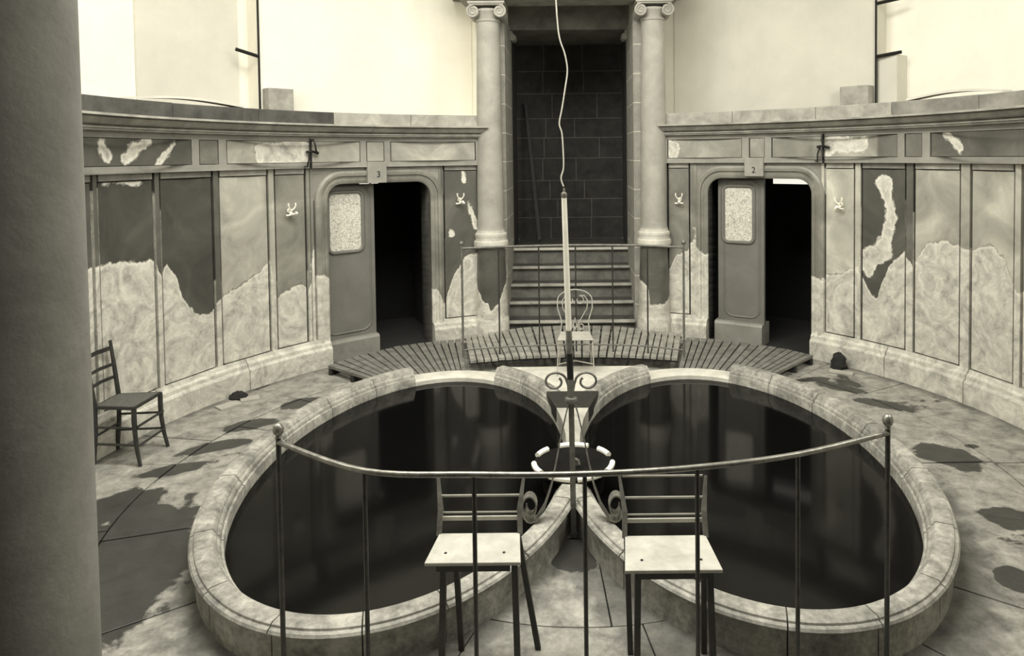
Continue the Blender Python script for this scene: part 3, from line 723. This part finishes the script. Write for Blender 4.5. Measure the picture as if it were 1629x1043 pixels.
# ------------------------------------------------------------------ railings
def railing(label, P, ztop, posts, bal, rr_, zb, low=None, m='rail', basez=0, thin=.008):
    c = Vector(P[len(P)//2]); t = thing('curved_railing', label, 'railing', (c.x, c.y, basez))
    path = []
    for i in range(len(P)-1):
        p0 = Vector(P[max(i-1, 0)]); p1 = Vector(P[i]); p2 = Vector(P[i+1]); p3 = Vector(P[min(i+2, len(P)-1)])
        for j in range(6):
            u = j/6; path.append(.5*((2*p1)+(p2-p0)*u+(2*p0-5*p1+4*p2-p3)*u*u+(3*p1-p0-3*p2+p3)*u**3))
    path.append(Vector(P[-1]))
    MB().tube([(p.x, p.y, ztop) for p in path], rr_, 10).build('top_rail', m, t, True)
    if low: MB().tube([(p.x, p.y, low) for p in path], rr_*.7, 8).build('lower_rail', m, t, True)
    for i in posts:
        p = P[i]; o = MB().tube([(p[0], p[1], basez), (p[0], p[1], ztop+.03)], rr_*.95, 10).build('post', 'baluster' if m == 'rail' else m, t, True)
        MB().lathe([(0, .0), (rr_*1.2, .002), (rr_*.9, .012), (rr_*1.7, .022), (rr_*2.0, .036), (rr_*1.7, .052), (rr_*.8, .062), (0, .064)], (p[0], p[1], ztop+.018), 14).build('ball_finial', m, o, True)
    for i in bal:
        p = P[i]; MB().tube([(p[0], p[1], zb), (p[0], p[1], ztop)], thin, 8).build('baluster', 'baluster', t, True)
    return t
railing('nearer curved metal railing with ball finials crossing in front of the two slatted stools', [(-1.245, 2.885), (-.80, 2.61), (-.375, 2.57), (.043, 2.565), (.475, 2.61), (.895, 2.715), (1.345, 2.915)],
        1.15, (0, 6), (1, 2, 3, 4, 5), .0115, .0, thin=.009)
railing('far thin curved railing standing at the foot of the stairs', [(-1.19, 7.50), (-.80, 7.60), (-.36, 7.66), (.05, 7.68), (.46, 7.65), (.84, 7.57), (1.21, 7.40)],
        1.345, (0, 6), (1, 2, 3, 4, 5), .013, .15, low=.23, m='iron', basez=.15, thin=.009)

# ------------------------------------------------------------------ central standard with scrolled feet
PL = (0.0, 4.19)
T = thing('lamp_standard', 'tall iron standard with scrolled feet and pale upper tube between the pools', 'lamp', (PL[0], PL[1], 0))
def at_pole(z): return (-.008-.031*max(0, z-.85)/1.28 if z > .85 else -.008*z/.85, PL[1], z)
MB().tube([at_pole(z) for z in (0, .3, .6, .86)], .024, 4).build('lower_shaft', 'iron', T)
MB().tube([at_pole(z) for z in (.86, .93, .98)], [.022, .022, .021], 10).build('middle_shaft', 'iron', T, True)
MB().tube([at_pole(z) for z in (.98, 1.08, 1.14)], [.020, .020, .019], 10).build('black_sleeve', 'iron_black', T, True)
MB().tube([at_pole(z) for z in (1.14, 1.2, 1.29)], [.019, .019, .0185], 10).build('grey_sleeve', 'iron', T, True)
MB().tube([at_pole(z) for z in (1.28, 1.6, 1.9, 2.10)], [.0185, .0185, .0175, .0165], 12).build('upper_tube', 'white_tube', T, True)
MB().lathe([(0, 0), (.017, 0), (.019, .02), (.017, .03), (.008, .035), (.006, .06), (0, .062)], at_pole(2.09), 12).build('tip', 'rail', T, True)
MB().lathe([(.02, .83), (.036, .835), (.04, .85), (.036, .865), (.02, .87)], (-.008, PL[1], 0), 16).build('collar', 'iron', T, True)
def ribbon(mb, pts, th, wd):   # pts (x, y, z) ; strap with width along y
    return mb.tube(pts, th, 4, ry=wd)
for sg in (-1, 1):
    # upper scroll
    P = [(-.008+sg*.012, PL[1], .90), (-.008+sg*.02, PL[1], .95)]
    c = (-.008+sg*.098, .945)
    for i in range(26):
        t = i/25; g = pi-(t*1.12*2*pi)*1.0; q = .072*(1-.5*t)
        P.append((c[0]-sg*q*cos(g+pi)*1, PL[1], c[1]+q*sin(g)*.85+.02))
    P2 = [(p[0], p[1], p[2]) for p in P]
    MB().tube(P2, .0075, 8).build('upper_scroll', 'iron', T, True)
    # strap leg with curled foot resting on the coping
    L = [(.012, 4.17, .86), (.035, 4.16, .78), (.075, 4.12, .62), (.10, 4.08, .50), (.125, 4.04, .40), (.165, 3.99, .30), (.21, 3.96, .24), (.245, 3.95, .232)]
    cc = (.247, .318)
    for i in range(1, 22):
        t = i/21; g = -pi/2+t*2*pi*1.25; q = .086*(1-.55*t); L.append((cc[0]+q*cos(g)*.62, 3.95, cc[1]+q*sin(g)))
    pp = [(-.004+sg*x, y, z) for x, y, z in L]
    n = len(pp); mb = MB(); vs = []
    for i, p in enumerate(pp):      # flat strap: width runs along y
        a = Vector(pp[max(i-1, 0)]); b_ = Vector(pp[min(i+1, n-1)]); tt = (b_-a).normalized(); nn = Vector((-tt.z, 0, tt.x))*.004
        wdt = .007+.026*min(1, max(0, i-1)/4)
        for dn, dy in ((-1, -1), (1, -1), (1, 1), (-1, 1)): vs.append((p[0]+nn.x*dn, p[1]+wdt*dy, p[2]+nn.z*dn))
    mb.add(vs, [(i*4+k, i*4+(k+1) % 4, (i+1)*4+(k+1) % 4, (i+1)*4+k) for i in range(n-1) for k in range(4)]+[(0, 1, 2, 3), (n*4-1, n*4-2, n*4-3, n*4-4)])
    mb.build('strap_leg', 'rail', T, True)
CP = [(-.041, 2.16), (-.055, 2.21), (-.040, 2.27), (-.040, 2.36), (-.047, 2.48), (-.062, 2.54), (-.045, 2.63), (-.025, 2.75), (-.010, 2.86), (-.025, 2.96), (-.052, 3.04), (-.065, 3.13), (-.075, 3.31), (-.08, 3.6), (-.08, 6.4)]
pts = []
for i in range(len(CP)-1):
    p0, p1, p2, p3 = (Vector(CP[max(i-1, 0)]), Vector(CP[i]), Vector(CP[i+1]), Vector(CP[min(i+2, len(CP)-1)]))
    for j in range(5):
        u = j/5; q = .5*((2*p1)+(p2-p0)*u+(2*p0-5*p1+4*p2-p3)*u*u+(3*p1-p0-3*p2+p3)*u**3); pts.append((q.x, PL[1], q.y))
pts.append((-.08, PL[1], 6.4))
MB().tube(pts, .0042, 6).build('hanging_cord', 'cord', smooth=True, label='pale wavy cord hanging from above to the tip of the tall standard', category='cord')

# ------------------------------------------------------------------ slatted stools in front
def stool(x0, x1, yf, yr, label, fl, rl):
    q_ = .947; x0, x1, yf, yr = x0*q_, x1*q_, yf*q_, yr*q_; fl = [v*q_ for v in fl]; rl = [(a*q_, b_*q_) for a, b_ in rl]
    xm = (x0+x1)/2; t = thing('slatted_chair', label, 'chair', (xm, (yf+yr)/2, 0))
    hw = (x1-x0)/2; zt = .55
    sb = MB().prism([(x0, yf), (x1, yf), (x1-.022, yr), (x0+.022, yr)], zt-.016, zt).build('seat', 'seatboard', t, bevel=.003)
    for s_ in (-1, 1):
        MB().lathe([(0, .0), (.007, 0), (.006, .003), (0, .004)], (xm+s_*hw*.62, yf+.075, zt), 10).build('screw_head', 'iron_black', sb)
        q = 0 if s_ < 0 else 1
        MB().tube([(fl[q], yf+.03, zt-.01), (fl[q]+s_*.012, yf+.0, 0)], .019, 4).build('front_leg', 'leg', t)
        MB().tube([(rl[q][1], yr-.03, 0), (rl[q][0], yr-.015, zt-.01)], .018, 4).build('rear_leg', 'leg', t)
        MB().tube([(xm+s_*(hw-.02), yr+.0, zt-.01), (xm+s_*(hw-.024), yr+.03, zt+.10), (xm+s_*(hw-.004), yr+.085, zt+.245)], [.016, .017, .009], 4).build('back_post', 'iron', t)
    def rail_(z, y, r, m='seatboard'):
        MB().tube([(xm-hw+.018, y, z), (xm+hw-.018, y, z)], r, 4, ry=r*.6).build('back_slat', m, t)
    rail_(zt+.245, yr+.085, .006); rail_(zt+.155, yr+.053, .007); rail_(zt+.085, yr+.03, .005); rail_(zt+.06, yr+.024, .013)
    MB().bb(xm-hw+.05, xm+hw-.05, yf+.015, yf+.035, zt-.05, zt-.016).build('apron', 'leg', t)
    return t
stool(-.702, -.250, 3.175, 3.43, 'pale slatted-back chair behind the near railing, by the left pool', (-.617, -.282), ((-.60, -.57), (-.280, -.185)))
stool(.232, .680, 3.10, 3.39, 'pale slatted-back chair behind the near railing, by the right pool', (.294, .625), ((.262, .275), (.645, .64)))

# ------------------------------------------------------------------ rush seated chair by the left wall (faces +x)
T = thing('rush_seat_chair', 'dark wooden ladder-back chair with rush seat against the left wall', 'chair', (-3.5, 5.40, 0))
x0, x1 = -3.68, -3.36
y0, y1 = 5.235, 5.575
MB().prism([(x0, y0+.03), (x1, y0), (x1, y1), (x0, y1-.03)], .432, .458).build('seat', 'rush', T, bevel=.01)
fr = [(x0, y0+.03, .445), (x1, y0, .445), (x1, y1, .445), (x0, y1-.03, .445)]
MB().tube(fr, .014, 8, closed=True).build('seat_rail', 'chair_wood', T, True)
for sy, yy in ((-1, y0), (1, y1)):
    MB().tube([(x1+.045, yy+sy*.012, 0), (x1+.02, yy+sy*.006, .12), (x1+.004, yy, .25), (x1, yy, .35), (x1, yy, .45)], [.013, .015, .017, .019, .018], 8).build('front_leg', 'chair_wood', T, True)
    yb = yy-sy*.03
    MB().tube([(x0-.02, yb, 0), (x0, yb, .25), (x0, yb, .46), (x0-.03, yb+sy*.006, .68), (x0-.06, yb+sy*.01, .89)], [.015, .017, .018, .016, .012], 8).build('rear_post', 'chair_wood', T, True)
    for z in (.16, .29):
        MB().tube([(x0, yb, z), (x1, yy, z)], .009, 6).build('side_stretcher', 'chair_wood', T, True)
for z in (.15, .30): MB().tube([(x1+.02, y0, z), (x1+.02, y1, z)], .010, 6).build('front_stretcher', 'chair_wood', T, True)
MB().tube([(x0, y0+.03, .22), (x0, y1-.03, .22)], .009, 6).build('back_stretcher', 'chair_wood', T, True)
for z, dx in ((.83, -.052), (.70, -.032), (.60, -.02)):
    MB().tube([(x0+dx, y0+.03, z), (x0+dx-.02, (y0+y1)/2, z), (x0+dx, y1-.03, z)], .024 if z > .8 else .018, 4, ry=.006).build('ladder_slat', 'chair_wood', T)

# ------------------------------------------------------------------ wire garden chair behind
gx, gy, gz = .036, 7.14, .10
T = thing('wire_garden_chair', 'pale wire garden chair with looped back on the slab before the stairs', 'chair', (gx, gy, gz))
hw = .185; zs_ = .475
mb = MB().prism([(gx-hw, 6.97), (gx+hw, 6.97), (gx+hw-.03, 7.30), (gx-hw+.03, 7.30)], zs_-.012, zs_); mb.build('seat', 'seatboard', T, bevel=.006)
for s_ in (-1, 1):
    MB().tube([(gx+s_*(hw-.012), 6.985, zs_-.01), (gx+s_*(hw-.005), 6.98, .3), (gx+s_*(hw+.004), 6.965, gz)], .006, 6).build('leg', 'iron_pale', T, True)
    MB().tube([(gx+s_*(hw-.035), 7.29, zs_-.01), (gx+s_*(hw-.03), 7.3, .3), (gx+s_*(hw-.012), 7.34, gz)], .006, 6).build('leg', 'iron_pale', T, True)
    P = []
    for i in range(20):       # inner scroll of the back
        t = i/19; g = 1.3*pi*t*1.35+pi/2; q = .05*(1-.5*t); P.append((gx+s_*(.05+q*cos(g)*-1), 7.335, .80+q*sin(g)))
    MB().tube([(gx+s_*.0, 7.30, .50), (gx+s_*.06, 7.31, .60), (gx+s_*.13, 7.32, .72), (gx+s_*.135, 7.33, .80)]+[(gx+s_*.10, 7.335, .85)]+P, .005, 6).build('back_scroll', 'iron_pale', T, True)
    Q = []
    for i in range(14):
        t = i/13; g = -pi/2+2*pi*1.1*t; q = .035*(1-.4*t); Q.append((gx+s_*(.06+q*cos(g)), 7.30, .525+q*sin(g)))
    MB().tube([(gx, 7.3, .62), (gx+s_*.02, 7.3, .53)]+Q, .0045, 6).build('foot_scroll', 'iron_pale', T, True)
P = [(gx+(hw-.03), 7.295, zs_), (gx+hw-.045, 7.30, .58), (gx+hw+.0, 7.32, .72), (gx+hw-.0, 7.33, .80)]
for i in range(1, 10):
    g = pi*i/10; P.append((gx+hw*cos(g), 7.34, .80+.115*sin(g)))
P += [(2*gx-x, y, z) for x, y, z in P[:4][::-1]]
MB().tube(P, .006, 6).build('back_hoop', 'iron_pale', T, True)
mb = MB()
for z in (.22,): mb.tube([(gx-hw+.01, 6.98, z), (gx, 7.1, z), (gx+hw-.01, 6.98, z)], .005, 6)
mb.build('brace', 'iron_pale', T, True)

# ------------------------------------------------------------------ wall fittings
def hook(a, z, label):
    c = ring(a, RR-.01, z); n = Vector((-sin(rad(a)), -cos(rad(a)), 0)); s_ = Vector((cos(rad(a)), -sin(rad(a)), 0)); C_ = Vector(c)
    t = thing('wall_hook', label, 'hook', c, 'white hooks on the round wall')
    U = Vector((0, 0, 1))
    def p(d, e, f): return C_+n*d+s_*e+U*f
    MB().tube([p(0, 0, 0), p(.022, 0, 0)], [.030, .024], 14).build('rosette', 'porcelain', t, True)
    MB().tube([p(.02, 0, -.02), p(.06, .0, -.035), p(.10, .01, -.03), p(.12, .015, -.015)], [.016, .014, .013, .016], 8).build('arm', 'porcelain', t, True)
    for q in (-1, 1):
        MB().tube([p(.02, 0, 0), p(.05, q*.02, .02), p(.06, q*.04, .05), p(.055, q*.042, .085)], [.011, .008, .006, .009], 8).build('prong', 'porcelain', t, True)
    MB().tube([p(.03, -.055, -.045), p(.05, .055, -.04)], .010, 8).build('cross_piece', 'porcelain', t, True)
hook(-53.1, 1.78, 'white wall hook left of the cabin door numbered 3')
hook(-22.1, 1.80, 'white wall hook beside the left stair column')
hook(20.1, 1.77, 'white wall hook beside the right stair column')
hook(49.4, 1.77, 'white wall hook right of the cabin door numbered 2')
def bracket(a, label):
    n = Vector((-sin(rad(a)), -cos(rad(a)), 0)); s_ = Vector((cos(rad(a)), -sin(rad(a)), 0)); C_ = Vector(ring(a, RR-.056, 2.4))
    t = thing('iron_bracket', label, 'bracket', tuple(C_), 'black iron brackets on the frieze')
    U = Vector((0, 0, 1))
    def p(d, e, f): return C_+n*d+s_*e+U*f
    MB().tube([p(.008, 0, -.17), p(.012, 0, 0), p(.008, 0, .16)], [.012, .014, .010], 8).build('back_bar', 'iron_black', t, True)
    MB().tube([p(.01, 0, .12), p(.05, .01, .15), p(.08, .015, .09), p(.07, .03, .03), p(.03, .06, .0)], .010, 8).build('upper_hook', 'iron_black', t, True)
    MB().tube([p(.02, -.06, .01), p(.04, 0, .02), p(.02, .08, .0)], [.016, .012, .018], 8).build('cross_bar', 'iron_black', t, True)
    MB().tube([p(.02, -.03, .02), p(.05, -.045, -.07), p(.03, -.055, -.15), p(.02, -.085, -.145)], .009, 8).build('lower_arm', 'iron_black', t, True)
bracket(-49.6, 'black iron bracket on the frieze left of the door numbered 3')
bracket(46.7, 'black iron bracket on the frieze right of the door numbered 2')

# ------------------------------------------------------------------ odds and ends by the plinth
def lump(name, c, sx, sy, sz, m, label, cat, seed):
    random.seed(seed); mb = MB(); vs = []; fs = []; n = 16; k = 7
    for i in range(k+1):
        g = pi/2*i/k
        for j in range(n):
            a = 2*pi*j/n; q = 1+random.uniform(-.18, .18)
            vs.append((c[0]+sx*cos(g)*cos(a)*q, c[1]+sy*cos(g)*sin(a)*q, c[2]+sz*sin(g)*(1+random.uniform(-.1, .1))))
    fs = [(i*n+j, i*n+(j+1) % n, (i+1)*n+(j+1) % n, (i+1)*n+j) for i in range(k) for j in range(n)]+[tuple(range(n))[::-1]]
    o = mb.add(vs, fs).build(name, m, None, True); o['label'] = label; o['category'] = cat; return o
lump('damp_cloth', (-3.27, 6.70, .003), .09, .06, .07, 'cloth', 'dark crumpled cloth on the floor at the foot of the left wall', 'cloth', 3)
lump('damp_cloth', (2.90, 7.45, .003), .09, .07, .17, 'cloth', 'dark lump of cloth heaped against the right plinth', 'cloth', 5)
MB().box((-3.14, 6.66, .012), (.17, .12, .016), .5).build('loose_tile', 'tile', label='small pale loose tile on the floor beside the dark cloth on the left', category='tile')
MB().box((-3.26, 6.48, .012), (.20, .13, .016), .9).build('loose_tile', 'tile', label='pale loose tile nearest the rush chair at the left wall', category='tile')
MB().box((2.86, 7.28, .012), (.24, .10, .014), -.5).build('loose_tile', 'tile', label='pale loose tile on the floor before the dark cloth on the right', category='tile')

# ------------------------------------------------------------------ unseen passage round the camera, added to keep light off the near column
mb = MB(); mb.bb(-2.0, -1.75, -1.6, 1.05, 0, 4.4); mb.bb(1.75, 2.0, -1.6, 1.05, 0, 4.4); mb.bb(-2.0, 2.0, -1.8, -1.6, 0, 4.4); mb.bb(-2.0, 2.0, -1.8, 1.55, 4.4, 4.6); mb.bb(-1.9, -1.1, 1.0, 1.55, 4.28, 4.4)
mb.bb(-2.0, 2.0, -1.8, 1.0, .9, 1.0)
mb.build('wall_light_block', 'passage', kind='structure')
